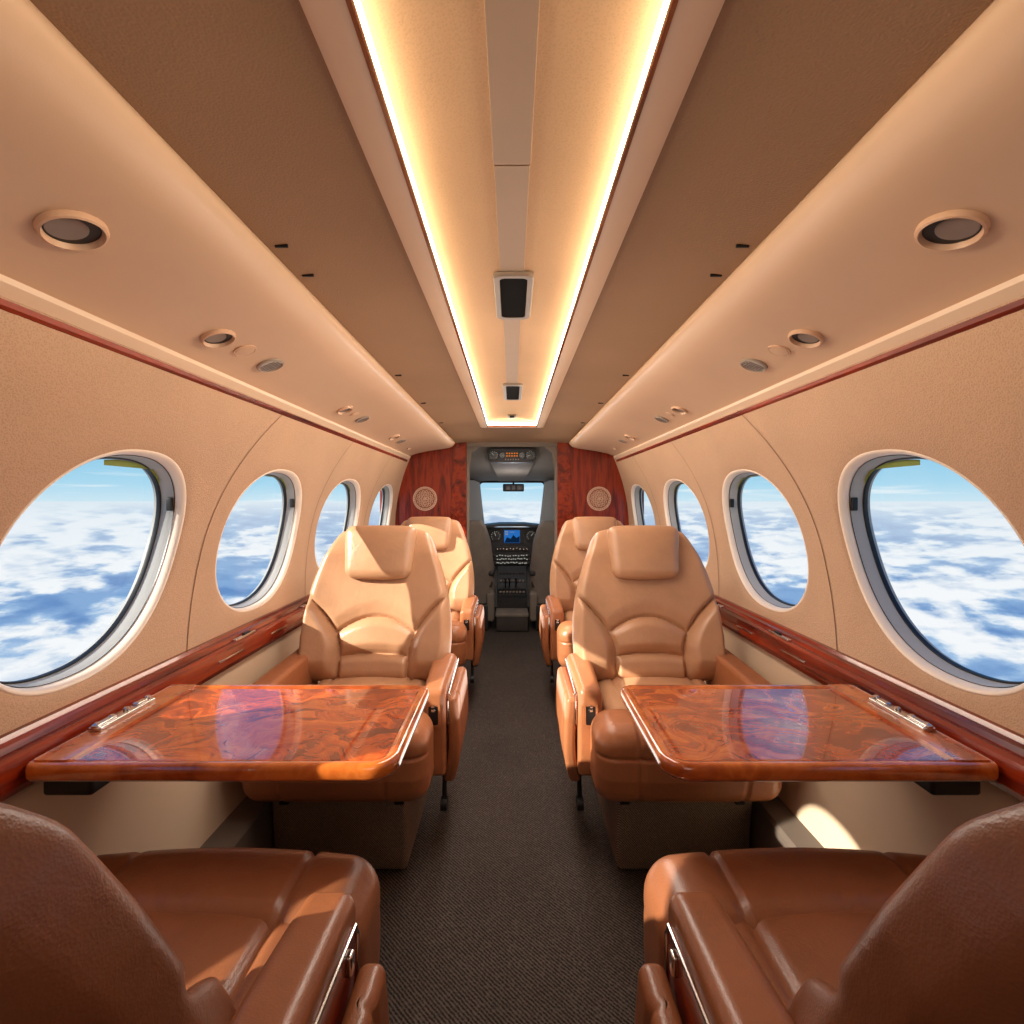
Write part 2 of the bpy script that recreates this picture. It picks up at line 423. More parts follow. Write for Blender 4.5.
# lower side walls, ledge and kick panel
for sx, side, n in ((-1, 'left', 1), (1, 'right', 2)):
    prof = [(0.70, -0.35), (0.678, -0.39), (0.668, -0.50), (0.655, -0.62), (0.64, -0.712)]
    mb = MB().grid([[(sx * x, y, z) for x, z in prof] for y in (Y_AFT - 0.1, 3.06)])
    struct(mb.build('wall_lower_' + side, M['lowwall']), 'cream lower side panel under the wooden rail')
    mb = MB().prism_y([(sx * x, z) for x, z in [(0.66, -0.71), (0.585, -0.71), (0.578, -0.718), (0.575, -0.895), (0.66, -0.895)]], Y_AFT - 0.1, 3.05)
    struct(mb.build('baseboard_' + side, M['skirt']), 'carpeted kick ledge along the side wall')
    # wooden rail
    mb = MB().prism_y([(sx * x, z) for x, z in [(0.71, -0.318), (0.686, -0.318), (0.682, -0.324), (0.672, -0.326), (0.669, -0.334), (0.660, -0.335), (0.654, -0.339), (0.652, -0.346), (0.652, -0.376), (0.657, -0.387), (0.71, -0.392)]], Y_AFT - 0.05, 3.04)
    rail = struct(mb.build('trim_%d' % n, M['rail'], sharp=20), 'glossy red brown wooden rail along the side wall')
    mb = MB()
    for y in (1.16, 1.40, 1.70, 2.05, 2.35):
        mb.rbox((sx * 0.651, y, -0.358), (0.0025, 0.05, 0.0022), 0.001, (1, 1, 1), 1)  # thin chrome bars imitate the highlight lines along the rail
    mb.build('rail_highlight', M['chrome'], rail, label='thin chrome strip standing for a rail highlight')
    # overhead panel (bin)
    prof = [(0.632, 0.256), (0.616, 0.263), (0.603, 0.2745), (0.57, 0.291), (0.52, 0.311), (0.48, 0.3245), (0.45, 0.334), (0.43, 0.341), (0.412, 0.3485), (0.398, 0.356), (0.386, 0.3645), (0.378, 0.373), (0.374, 0.381), (0.374, 0.388), (0.378, 0.393), (0.40, 0.396), (0.44, 0.396)]
    def sec(y):
        k = 1 - 0.09 * float(sstep(2.35, 2.98, y)); wgt = lambda x: float(np.clip((0.60 - x) / 0.2, 0, 1))
        return [(sx * x * (1 - (1 - k) * wgt(x)), y, z * (1 - (1 - k) * wgt(x))) for x, z in prof]
    mb = MB().grid([sec(y) for y in [Y_AFT - 0.1, 0, 1, 2, 2.35, 2.5, 2.65, 2.8, 2.9, 2.98]])
    mb.add(sec(2.98), [tuple(range(len(prof)))])
    struct(mb.build('trim_%d' % (n + 2), M['bin'], sharp=50), 'beige overhead service panel with rounded inner edge')
    mb = MB().prism_y([(sx * x, z) for x, z in [(0.640, 0.2485), (0.622, 0.2505), (0.606, 0.262), (0.603, 0.2685), (0.612, 0.270), (0.640, 0.258)]], Y_AFT - 0.1, 2.98)
    struct(mb.build('trim_%d' % (n + 4), M['ledge'], sharp=20), 'pale ledge strip under the overhead panel')
    mb = MB().prism_y([(sx * x, z) for x, z in [(0.650, 0.234), (0.628, 0.236), (0.622, 0.240), (0.621, 0.247), (0.626, 0.2505), (0.650, 0.250)]], Y_AFT - 0.1, 2.98)
    struct(mb.build('trim_%d' % (n + 6), M['rail'], sharp=20), 'thin red wood strip under the overhead panel')

KC = 1.1
# ------------------------------------------------------------------ ceiling
mb = MB()
REC_END = 2.43 * KC
TC = lambda v: v * np.array([KC, 1, KC])   # ceiling section measured at 1/1.1 size
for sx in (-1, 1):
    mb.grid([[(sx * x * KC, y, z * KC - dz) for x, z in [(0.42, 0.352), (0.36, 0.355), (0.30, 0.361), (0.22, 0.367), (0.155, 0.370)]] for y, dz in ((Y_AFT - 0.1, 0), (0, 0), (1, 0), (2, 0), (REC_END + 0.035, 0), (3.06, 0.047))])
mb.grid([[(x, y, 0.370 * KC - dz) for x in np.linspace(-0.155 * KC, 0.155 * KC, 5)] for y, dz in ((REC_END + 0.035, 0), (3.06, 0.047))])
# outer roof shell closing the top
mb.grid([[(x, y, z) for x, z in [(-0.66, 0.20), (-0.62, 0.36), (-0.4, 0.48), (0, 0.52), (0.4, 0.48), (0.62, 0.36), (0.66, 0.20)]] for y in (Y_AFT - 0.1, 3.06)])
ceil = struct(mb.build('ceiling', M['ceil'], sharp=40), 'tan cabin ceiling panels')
# lighter raised band round the light recess
mb = MB()
for sx in (-1, 1):
    mb.prism_y([(sx * x, z) for x, z in [(0.157, 0.372), (0.156, 0.367), (0.150, 0.3635), (0.130, 0.362), (0.121, 0.364), (0.119, 0.368), (0.119, 0.385), (0.157, 0.385)]], Y_AFT - 0.1, REC_END + 0.035)
mb.box(-0.119, 0.119, REC_END, REC_END + 0.035, 0.363, 0.402)
mb.build('recess_border', M['ceil_trim'], ceil, TC)
mb = MB()
for sx in (-1, 1):
    mb.prism_y([(sx * x, z) for x, z in [(0.1205, 0.3625), (0.1165, 0.3625), (0.1155, 0.3655), (0.1165, 0.3695), (0.1205, 0.3695)]], Y_AFT - 0.1, REC_END)
mb.box(-0.1205, 0.1205, REC_END - 0.004, REC_END + 0.001, 0.3625, 0.3695)
mb.build('wood_edge', M['woodedge'], ceil, TC)
# shallow dome inside the recess
mb = MB()
xs = np.linspace(-0.119, 0.119, 33)
mb.grid([[(x, y, 0.398 - 0.013 * abs(x / 0.119) ** 3) for x in xs] for y in np.linspace(Y_AFT - 0.1, REC_END + 0.02, 8)])
mb.build('recess_dome', M['dome'], ceil, TC)
mb = MB()
mb.prism_y([(x, z) for x, z in [(-0.0225, 0.399), (-0.0215, 0.3955), (0.0215, 0.3955), (0.0225, 0.399)]], Y_AFT - 0.1, 0.646)
mb.prism_y([(x, z) for x, z in [(-0.0215, 0.399), (-0.0205, 0.3955), (0.0205, 0.3955), (0.0215, 0.399)]], 0.649, 0.945)
mb.prism_y([(x, z) for x, z in [(-0.019, 0.399), (-0.018, 0.3965), (0.018, 0.3965), (0.019, 0.399)]], 1.18, 1.86)
mb.build('centre_strip', M['centre'], ceil, TC)
# led strips in the recess
for sx, side in ((-1, 'left'), (1, 'right')):
    mb = MB().prism_y([(sx * x, z) for x, z in [(0.1185, 0.3705), (0.1150, 0.3708), (0.1145, 0.3775), (0.1185, 0.3785)]], Y_AFT, REC_END - 0.006)
    tag(mb.build('light_strip', M['led'], T=TC, base=(sx * 0.117, 1.0, 0.376)), 'long warm glowing light strip along the %s edge of the ceiling recess' % side, 'light')
mb = MB().box(-0.1135, 0.1135, REC_END - 0.012, REC_END - 0.005, 0.3705, 0.380)
tag(mb.build('light_strip', M['led'], T=TC, base=(0, REC_END, 0.375)), 'short glowing light strip across the forward end of the ceiling recess', 'light')

# ceiling speakers in the centre line
def ceil_speaker(y, hx, hy, label, z=0.3965 * KC):
    t = thing('ceiling_speaker', (0.003, y, z), label, 'speaker')
    a = MB(); b = MB()
    loops = []
    for s_, zz in ((1.0, z), (1.0, z - 0.006), (0.94, z - 0.009), (0.70, z - 0.009), (0.66, z - 0.005)):
        dx = hx * s_; dy = hy - hx * (1 - s_)
        loops.append([(x + 0.003, yy + y, zz) for x, yy in rrect(-dx, dx, -dy, dy, min(0.018 * s_, dx * 0.5))])
    
    a.loft(loops, caps=False); a.build('bezel', M['bezel'], t)
    b.prism_z([(x + 0.003, yy + y) for x, yy in rrect(-hx * 0.68, hx * 0.68, -(hy - hx * 0.32), hy - hx * 0.32, 0.010)], z - 0.0075, z - 0.002)
    b.build('mesh_grille', M['grille'], t, label='dark perforated grille')
ceil_speaker(0.965 * KC, 0.036 * KC, 0.105 * KC, 'larger grey framed black speaker grille on the ceiling centre line')
ceil_speaker(1.80 * KC, 0.034 * KC, 0.125 * KC, 'smaller grey framed black speaker grille further forward on the ceiling centre line', 0.397 * KC)
t = thing('ceiling_sensor', (0, 2.54, 0.435), 'tiny grey square fitting at the forward end of the ceiling recess', 'sensor')
MB().rbox((0, 2.55, 0.431), (0.022, 0.05, 0.005), 0.003, (1, 1, 1), 2).build('housing', M['bezel'], t)
MB().rbox((0, 2.50, 0.424), (0.012, 0.004, 0.006), 0.002, (1, 1, 1), 2).build('lens', M['black'], t)

# clips in the ceiling beside the overhead panels
for sx, side in ((-1, 'left'), (1, 'right')):
    for (y, lab) in ((0.77, 'first'), (0.87, 'second'), (1.56, 'third'), (2.0, 'fourth'), (2.5, 'fifth')):
        o = MB().rbox((sx * 0.355, y, 0.3935), (0.010, 0.0022, 0.0025), 0.001, (1, 1, 1), 1).build('panel_clip', M['darkmetal'], base=(sx * 0.355, y, 0.3935))
        tag(o, 'tiny dark clip, %s from the camera, in the ceiling beside the %s overhead panel' % (lab, side), 'clip', 'ceiling panel clips')

# ------------------------------------------------------------------ overhead vents, buttons and reading lights
def bin_z(x): return float(np.interp(abs(x), [0.398, 0.412, 0.43, 0.48, 0.52, 0.57, 0.603], [0.356, 0.3485, 0.341, 0.3245, 0.311, 0.291, 0.2745]))
def bin_frame(sx, x, y):
    z = bin_z(x); e = 0.01
    t = np.array([sx * e * 2, 0, bin_z(x + e) - bin_z(x - e)]); t /= np.linalg.norm(t)
    yv = np.array([0, 1.0, 0]); n = np.cross(t, yv); n /= np.linalg.norm(n)
    if n[2] > 0: n = -n
    return (np.array([sx * x, y, z]), t, yv, n)
def air_vent(sx, x, y, r, label, elong=1.15):
    fr = bin_frame(sx, x, y); fr = (fr[0], fr[1] * 1.12, fr[2], fr[3]); t = thing('air_vent', fr[0], label, 'air vent', 'overhead air vents')
    MB().lathe(fr, [(r * 1.0, -0.001), (r, 0.003), (r * 0.96, 0.0065), (r * 0.88, 0.0075), (r * 0.86, 0.006), (r * 0.80, 0.0004), (r * 0.5, -0.0005)], 40, 1, elong).build('bezel', M['bronze'], t)
    MB().lathe(fr, [(r * 0.80, -0.001), (r * 0.795, 0.0010), (r * 0.70, 0.0014), (r * 0.1, 0.001)], 40, 1, elong).build('throat_shade', M['black'], t)  # flat black disc painted in for the shaded vent throat
    c = fr[0] + fr[1] * (r * 0.08) + fr[2] * (-r * 0.16) 
    MB().lathe((c, fr[1], fr[2], fr[3]), [(r * 0.60, 0.0012), (r * 0.59, 0.0022), (r * 0.52, 0.0026), (r * 0.05, 0.0020)], 32, 1, elong).build('flap', M['lens'], t)
def blank_button(sx, x, y, r, label):
    fr = bin_frame(sx, x, y); fr = (fr[0], fr[1] * 1.15, fr[2], fr[3]); t = thing('call_button', fr[0], label, 'button', 'overhead call buttons')
    MB().lathe(fr, [(r, -0.001), (r, 0.0025), (r * 0.88, 0.003), (r * 0.84, 0.0015)], 32, 1, 1.15).build('bezel', M['bronze'], t)
    MB().lathe(fr, [(r * 0.84, 0), (r * 0.82, 0.003), (r * 0.3, 0.0042), (r * 0.02, 0.0044)], 32, 1, 1.15).build('push_cap', M['bin'], t)
def reading_light(sx, x, y, r, label):
    fr = bin_frame(sx, x, y); fr = (fr[0], fr[1] * 1.15, fr[2], fr[3]); t = thing('reading_light', fr[0], label, 'reading light', 'overhead reading lights')
    MB().lathe(fr, [(r, -0.001), (r, 0.004), (r * 0.9, 0.0055), (r * 0.8, 0.003)], 32, 1, 1.2).build('bezel', M['bezel'], t)
    MB().lathe(fr, [(r * 0.8, 0), (r * 0.78, 0.0035), (r * 0.4, 0.0042), (r * 0.02, 0.0045)], 32, 1, 1.2).build('lens', M['silver'], t)
    m_ = MB()
    for q in np.linspace(-0.6, 0.6, 5):
        c = fr[0] + fr[2] * (q * r) + fr[3] * 0.0055; h = r * 0.78 * math.sqrt(1 - (q / 0.9) ** 2)
        m_.tube([c - fr[1] * h, c + fr[1] * h], 0.0008, 6)
    m_.build('louvre', M['lens'], t)
for sx, side in ((-1, 'left'), (1, 'right')):
    air_vent(sx, 0.508, 0.578, 0.030, 'largest round air vent in the %s overhead panel, alone near the camera' % side)
    air_vent(sx, 0.541, 0.920, 0.0265, 'dark round air vent in the %s overhead panel, in the second cluster from the camera' % side)
    blank_button(sx, 0.537, 1.005, 0.019, 'blank oval button in the %s overhead panel beside the second vent' % side)
    reading_light(sx, 0.537, 1.11, 0.025, 'silver louvred reading light in the %s overhead panel beside the blank oval button' % side)
    air_vent(sx, 0.546, 1.63, 0.024, 'dark round air vent in the %s overhead panel, in the third cluster from the camera' % side)
    blank_button(sx, 0.545, 1.725, 0.014, 'small button in the %s overhead panel, in the third cluster' % side)
    reading_light(sx, 0.545, 1.82, 0.023, 'silver reading light in the %s overhead panel, in the third cluster' % side)
    air_vent(sx, 0.547, 2.32, 0.024, 'dark round air vent in the %s overhead panel, in the fourth cluster' % side)
    reading_light(sx, 0.547, 2.47, 0.021, 'reading light in the %s overhead panel, in the fourth cluster' % side)
    air_vent(sx, 0.551, 2.72, 0.022, 'forwardmost air vent in the %s overhead panel, next to the bulkhead' % side)
    reading_light(sx, 0.551, 2.84, 0.02, 'forwardmost reading light in the %s overhead panel, next to the bulkhead' % side)

# ------------------------------------------------------------------ bulkheads
mb = MB()
for sx in (-1, 1):
    mb.prism_y([(sx * x, z) for x, z in [(0.275, -0.89), (0.275, 0.40), (0.80, 0.40), (0.80, -0.89)]], Y_FWD, Y_FWD + 0.03)
wf = struct(mb.build('wall_front', M['bulk']), 'glossy red mahogany bulkhead either side of the cockpit opening')
mb = MB()
for sx in (-1, 1):
    mb.prism_y([(sx * x, z) for x, z in [(0.277, -0.88), (0.277, 0.36), (0.345, 0.36), (0.375, -0.1), (0.375, -0.88)]], Y_FWD - 0.006, Y_FWD + 0.002)
mb.build('door_post', M['rail'], wf, label='lighter wooden strip beside the cockpit opening')
struct(MB().box(-0.8, 0.8, Y_AFT - 0.06, Y_AFT, -0.89, 0.5).build('wall_back', M['bin']), 'beige aft bulkhead')

def crest(sx, label):
    cx, cz, r = sx * 0.527, 0.017, 0.073
    t = thing('crest_medallion', (cx, Y_FWD, cz), label, 'emblem', 'bulkhead crests')
    yb, yf = Y_FWD + 0.001, Y_FWD - 0.004
    MB().lathe((np.array([cx, Y_FWD, cz]), np.array([1.0, 0, 0]), np.array([0, 0, 1.0]), np.array([0, -1.0, 0])), [(r * 0.98, -0.001), (r * 0.98, 0.0015), (0.001, 0.0015)], 40).build('disc', M['crestbase'], t)
    m_ = MB()
    m_.ringxz((cx, cz), r, 0.006, yf, yb); m_.ringxz((cx, cz), r * 0.86, 0.0035, yf, yb)
    m_.build('outer_ring', M['crest'], t)
    m_ = MB()
    for k in range(36):      # beaded legend ring
        a = k * 2 * PI / 36; q = (cx + r * 0.885 * math.cos(a), cz + r * 0.885 * math.sin(a))
        m_.rbox((q[0], yf + 0.002, q[1]), (0.0024, 0.0025, 0.0024), 0.001, (1, 1, 1), 1)
    for j, (rr, n, ph) in enumerate(((0.60, 14, 0), (0.40, 10, 0.3), (0.20, 6, 0.1))):   # scrollwork
        for k in range(n):
            a = k * 2 * PI / n + ph
            c0 = (cx + r * rr * math.cos(a), cz + r * rr * math.sin(a))
            m_.ringxz(c0, r * 0.115, r * 0.045, yf, yb, 14)
    m_.ringxz((cx, cz), r * 0.08, r * 0.06, yf, yb, 14)
    m_.build('scrollwork', M['crest'], t)
crest(-1, 'round pale engraved medallion on the left mahogany bulkhead')
crest(1, 'round pale engraved medallion on the right mahogany bulkhead')

# ------------------------------------------------------------------ tables
def table(sx, label, x0=0.155):
    x1, y0, y1, zt = 0.650, 0.66, 0.958, -0.350
    t = thing('folding_table', (sx * 0.645, 0.81, -0.37), label, 'table', 'fold-out cabin tables')
    T = lambda v: v * np.array([sx, 1, 1])
    rad = (0.040, 0.012, 0.012, 0.028)
    def rr(o, z): return [(x, y, z) for x, y in rrect(x0 + o, x1 - o * 0.5, y0 + o, y1 - o, [max(0.004, q - o) for q in rad], 8)]
    m_ = MB()
    m_.loft([rr(0.012, zt - 0.024), rr(0.004, zt - 0.022), rr(0.0, zt - 0.016), rr(0.0, zt - 0.006), rr(0.002, zt - 0.001), rr(0.006, zt + 0.001), rr(0.014, zt), rr(0.019, zt - 0.003)])
    m_.build('table_edge', M['band'], t, T, sharp=50, label='lighter orange wood banding')
    m_ = MB(); m_.loft([rr(0.0185, zt - 0.010), rr(0.0185, zt - 0.0022), rr(0.0205, zt - 0.0018), rr(0.022, zt - 0.0018)])
    m_.build('burl_inlay', M['burl'] if sx < 0 else M['burl_shaded'], t, T, label='mirror polished burl veneer panel')
    m_ = MB()
    m_.prism_z([(x, y) for x, y in rrect(0.598, 0.645, 0.672, 0.95, 0.004)], zt - 0.002, zt + 0.0025)
    m_.build('hinge_leaf', M['band'], t, T)
    m_ = MB()
    m_.rbox((0.632, 0.815, zt + 0.005), (0.010, 0.060, 0.0035), 0.003, (2, 4, 1), 3)
    m_.rbox((0.632, 0.775, zt + 0.008), (0.006, 0.020, 0.004), 0.003, (2, 4, 1), 3)
    m_.rbox((0.632, 0.85, zt + 0.008), (0.006, 0.012, 0.004), 0.003, (2, 4, 1), 3)
    for y in (0.762, 0.79, 0.82, 0.868): m_.lathe(((0.632, y, zt + 0.009), np.array([1, 0, 0]), np.array([0, 1, 0]), np.array([0, 0, 1])), [(0.005, 0), (0.005, 0.003), (0.003, 0.0045), (0.0004, 0.0045)], 14)
    m_.build('hinge', M['chrome'], t, T, label='chrome folding hinge')
    m_ = MB()
    m_.rbox((0.615, 0.80, zt - 0.040), (0.035, 0.11, 0.018), 0.006, (2, 2, 2), 2)
    m_.rbox((0.50, 0.81, zt - 0.029), (0.09, 0.015, 0.006), 0.003, (2, 2, 2), 2)
    m_.rbox((0.50, 0.90, zt - 0.029), (0.09, 0.012, 0.006), 0.003, (2, 2, 2), 2)
    m_.build('folding_bracket', M['black'], t, T, label='black bracket under the table')
table(-1, 'glossy burl wood table folded out from the rail left of the aisle')
table(1, 'glossy burl wood table folded out from the rail right of the aisle', 0.203)

# chrome latches let into the rails
for sx, side in ((-1, 'left'), (1, 'right')):
    for y, lab in ((1.24, 'just beyond the table'), (1.62, 'beside the nearer tan backrest'), (2.1, 'beside the farther tan seat')):
        t = thing('rail_latch', (sx * 0.66, y, -0.333), 'small chrome latch on the %s wooden rail, %s' % (side, lab), 'latch', 'rail latches')
        MB().rbox((sx * 0.664, y, -0.3325), (0.006, 0.045, 0.003), 0.002, (1, 2, 1), 2).build('plate', M['chrome'], t)
        MB().rbox((sx * 0.664, y + 0.01, -0.3285), (0.0035, 0.015, 0.003), 0.002, (1, 2, 1), 2).build('lever', M['darkmetal'], t)

# ------------------------------------------------------------------ passenger seats
XC = 0.385
def a_in(w):
    return 0.100 + 0.118 * np.clip((w - 0.085) / 0.165, 0, 3) ** 1.7
def back_half(w):
    return np.interp(w, [0, 0.06, 0.12, 0.18, 0.24, 0.30, 0.36, 0.41, 0.44, 0.47], [0.205, 0.217, 0.220, 0.217, 0.208, 0.194, 0.177, 0.160, 0.150, 0.146])
def arch1(a): return 0.182 - 0.036 * (a / 0.10) ** 2
def arch2(a): return 0.078 - 0.010 * (a / 0.10) ** 2
LB = 0.455
def gro(s, g=0.007, sg=0.0055): return -g * np.exp(-(s / sg) ** 2)

def make_seat(sx, face, Zj, recl, mats, label, group, rear_detail, XC=0.40, d0=0.02, dza=0.0, dzc=-0.020, daa=0.022):
    mA, mB, mC = mats
    t = thing('passenger_seat', (sx * XC, Zj - face * 0.12, -0.89), label, 'seat', group)
    def T(v):
        o = np.empty_like(v); o[:, 0] = sx * (XC - v[:, 0]); o[:, 1] = Zj - face * v[:, 1]; o[:, 2] = v[:, 2]; return o
    th = math.radians(recl)
    def recline(v):      # v = (a, t(front +), w) about the seat joint
        o = np.empty_like(v)
        o[:, 0] = v[:, 0]
        o[:, 1] = v[:, 1] * math.cos(th) - v[:, 2] * math.sin(th) + d0
        o[:, 2] = v[:, 2] * math.cos(th) + v[:, 1] * math.sin(th) - 0.525
        return o
    hwf = back_half if not rear_detail else (lambda w: np.interp(w, [0, 0.1, 0.28, 0.34, 0.38, 0.41, 0.44, 0.47], [0.168, 0.167, 0.146, 0.134, 0.124, 0.112, 0.096, 0.08]))
    # ---- backrest
    m_ = MB()
    HW, HT = 0.22, 0.042
    def shape(v):
        u = v[:, 0] / HW; w = v[:, 2] + LB / 2; tt = v[:, 1].copy()
        wn = np.clip(w / LB, 0, 1)
        hw = hwf(w)
        a = u * hw
        top = sstep(0.80, 1.0, wn)
        # plan-form rounding of the top corners
        w2 = w - 0.020 * np.abs(u) ** 4 * sstep(0.55, 1, wn)
        tt = tt * (1 - 0.25 * top)
        front = v[:, 1] > HT * 0.2
        A = np.abs(a)
        inb = (A - a_in(w))
        bol = sstep(-0.004, 0.035, inb) * sstep(0.0, 0.06, w)
        edge = 1 - sstep(0.80, 1.0, np.abs(u))
        fade = sstep(0, 1, (hw - A) / 0.02)
        d = bol * 0.030 * fade
        d += gro(inb, 0.010, 0.0055) * fade
        inner = sstep(0.0, 0.012, -inb)
        s1 = w - arch1(a); s2 = w - arch2(a)
        d += gro(s1, 0.009, 0.005) * inner + gro(s2, 0.008, 0.005) * inner
        lum = sstep(0, 0.03, -s1) * sstep(0, 0.03, s2) * inner
        d += 0.016 * lum * np.cos(np.clip(a / 0.11, -1, 1) * PI / 2.4)
        low = sstep(0, 0.025, -s2) * inner
        d += 0.010 * low
        up = sstep(0, 0.05, s1) * sstep(0, 0.02, -inb)
        d += 0.008 * up
        tt = np.where(front, tt + d, tt)
        # rear shell: gentle bow plus a seam that follows the edge
        if rear_detail:
            rear = v[:, 1] < -HT * 0.2
            er = np.minimum(hw - A, LB - w)
            dr = gro(er - 0.030, 0.006, 0.004) * 1.0
            tt = np.where(rear, tt - dr - 0.012 * np.cos(np.clip(u, -1, 1) * PI / 2), tt)
        # wrap the sides gently forward
        tt = tt + 0.018 * np.abs(u) ** 3 * (1 - top)
        return np.stack([a, tt, w2], 1)
    kw = 0.93 if rear_detail else 1.0     # the near backrests are lower
    m_.rbox((0, 0, 0), (HW, HT, LB / 2), 0.030, (84, 2, 92), 5, lambda v: recline(shape(v) * np.array([1, 0.8 if rear_detail else 1, kw])))
    V = np.array(m_.v)
    # split the front by its sewn panels
    m0 = MB(); m0.rbox((0, 0, 0), (HW, HT, LB / 2), 0.030, (84, 2, 92), 5, lambda v: np.stack([v[:, 0] / HW * hwf(v[:, 2] + LB / 2), v[:, 1], v[:, 2] + LB / 2], 1))
    Q = np.array(m0.v)
    reg = {'backrest': [], 'bolster_a': [], 'bolster_b': [], 'lumbar': [], 'lower': []}
    for f in m_.f:
        c = Q[list(f)].mean(0); a, tt, w = c
        k = 'backrest'
        if tt > HT * 0.3 and face > 0:
            if abs(a) > a_in(w) and w < 0.25: k = 'bolster_a' if a > 0 else 'bolster_b'
            elif abs(a) <= a_in(w) and w < arch2(a): k = 'lower'
            elif abs(a) <= a_in(w) and w < arch1(a): k = 'lumbar'
        reg[k].append(f)
    def sub(fs):
        ids = sorted({i for f in fs for i in f}); mp = {i: n for n, i in enumerate(ids)}
        s = MB(); s.v = [tuple(V[i]) for i in ids]; s.f = [tuple(mp[i] for i in f) for f in fs]; return s
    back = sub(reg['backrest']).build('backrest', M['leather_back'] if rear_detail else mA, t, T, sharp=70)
    for k, nm in (('bolster_a', 'side_bolster'), ('bolster_b', 'side_bolster'), ('lumbar', 'lumbar_pad'), ('lower', 'lower_back_pad')):
        if reg[k]: sub(reg[k]).build(nm, mA, back, T, sharp=70)
    # ---- headrest
    m_ = MB()
    def pil(v):
        u = v[:, 0] / 0.106; w = v[:, 2] / 0.083
        v = v.copy()
        v[:, 0] *= 1 - 0.07 * np.clip(-w, -1, 1)  * 1.0
        v[:, 1] *= 0.55 + 0.45 * np.cos(np.clip(u, -1, 1) * PI / 2.6) * np.cos(np.clip(w, -1, 1) * PI / 2.8)
        v[:, 2] -= 0.006 * (1 - u ** 2) * (w < 0) - 0.003 * (1 - u ** 2) * (w > 0)
        v[:, 1] += 0.058; v[:, 2] += LB - (0.26 if rear_detail else 0.084)
        return recline(v)
    m_.rbox((0, 0, 0), (0.088 if rear_detail else 0.104, 0.036, 0.078), 0.026, (18, 4, 16), 5, pil)
    m_.build('headrest', mA, t, T, sharp=80)
    # ---- seat pan and front bolster
    m_ = MB()
    def pan(v):
        u = v[:, 0] / 0.165; w = v[:, 1] / 0.16; v = v.copy()
        topm = v[:, 2] > 0.04
        v[:, 2] = np.where(topm, v[:, 2] + 0.014 * np.cos(np.clip(u, -1, 1) * PI / 2) + gro(np.abs(v[:, 0]) - 0.112, 0.007, 0.005), v[:, 2])
        return v
    m_.rbox((0, 0.13, -0.575 + dzc), (0.163, 0.16, 0.082), 0.03, (40, 14, 2), 4, pan)
    cush = m_.build('seat_cushion', mA, t, T, sharp=80)
    m_ = MB()
    def bolf(v):
        u = v[:, 0] / 0.212; v = v.copy()
        k = gro(np.abs(v[:, 0]) - 0.118, 0.006, 0.0045)
        v[:, 2] += np.where(v[:, 2] > 0, k, 0) + np.where(v[:, 2] > 0, 0.010 * np.cos(u * PI / 2), 0)
        v[:, 1] += np.where(v[:, 1] > 0.02, k * 0.8 + 0.006 * np.cos(u * PI / 2), 0)
        if rear_detail:
            for a0, k_ in ((-0.01, 0.45), (-0.045, 0.7), (0.03, 0.25)):
                s_ = (v[:, 0] - a0) + k_ * (v[:, 1] + 0.02)
                v[:, 2] += np.where(v[:, 2] > 0, gro(s_, 0.0022, 0.0035) * np.exp(-((v[:, 1] + 0.015) / 0.04) ** 2), 0)
        # lower front tucks under, with a cross seam under the top roll
        v[:, 1] -= np.where(v[:, 2] < -0.02, (-(v[:, 2] + 0.02)) * 0.25, 0)
        v[:, 1] += np.where(v[:, 1] > 0.02, gro(v[:, 2] - 0.028, 0.004, 0.004), 0)
        return v
    m_.rbox((0, 0.318, -0.574 + dzc), (0.212, 0.072, 0.090), 0.044, (70, 6, 40), 6, bolf)
    m_.build('front_bolster', mC, t, T, sharp=80)
    # ---- armrests
    m_ = MB()
    def armf(v):
        v = v.copy(); d = v[:, 1] / 0.118
        v[:, 0] *= 1 - 0.10 * d
        v[:, 2] += -0.010 * d - 0.004 * (np.clip(d, 0, 1) ** 4)
        return v
    m_.rbox((0.185 + daa, 0.138, -0.475 + dza), (0.031, 0.118, 0.026), 0.017, (6, 10, 3), 5, armf)
    arm = m_.build('armrest', mB, t, T, sharp=80)
    m_ = MB()
    m_.rbox((0.184 + daa, 0.130, -0.575 + dza), (0.0295, 0.122, 0.105), 0.010, (3, 6, 6), 3); m_.build('arm_core', mB, arm, T)
    m_ = MB()
    P = [(-0.01, -0.585), (0.215, -0.585), (0.232, -0.560), (0.236, -0.500), (0.228, -0.486), (0.0, -0.470), (-0.01, -0.478)]
    m_.loft([[(aa, d, z + dza) for d, z in P] for aa in (0.205 + daa, 0.2175 + daa)]); m_.build('wood_inlay', M['rail'], arm, T, label='dark glossy wood strip')
    m_ = MB(); pth = [(0.2180 + daa, d, z + 0.002 + dza) for d, z in ((0.0, -0.470), (0.10, -0.477), (0.20, -0.484), (0.228, -0.486), (0.236, -0.500), (0.232, -0.56))]
    m_.tube(pth, 0.0022, 8); m_.build('chrome_line', M['chrome'], arm, T)
    m_ = MB(); m_.rbox((0.2195 + daa, 0.205, -0.503 + dza), (0.004, 0.006, 0.011), 0.003, (1, 1, 1), 3); m_.build('recline_button', M['chrome'], arm, T)
    # control slot in the arm front
    m_ = MB(); m_.loft([[(0.184 + daa + x, 0.2505, -0.522 + dza + z) for x, z in rrect(-0.017, 0.017, -0.034, 0.034, 0.007)], [(0.184 + daa + x, 0.2555, -0.522 + dza + z) for x, z in rrect(-0.017, 0.017, -0.034, 0.034, 0.007)], [(0.184 + daa + x, 0.2555, -0.522 + dza + z) for x, z in rrect(-0.012, 0.012, -0.029, 0.029, 0.005)], [(0.184 + daa + x, 0.2522, -0.522 + dza + z) for x, z in rrect(-0.012, 0.012, -0.029, 0.029, 0.005)]])
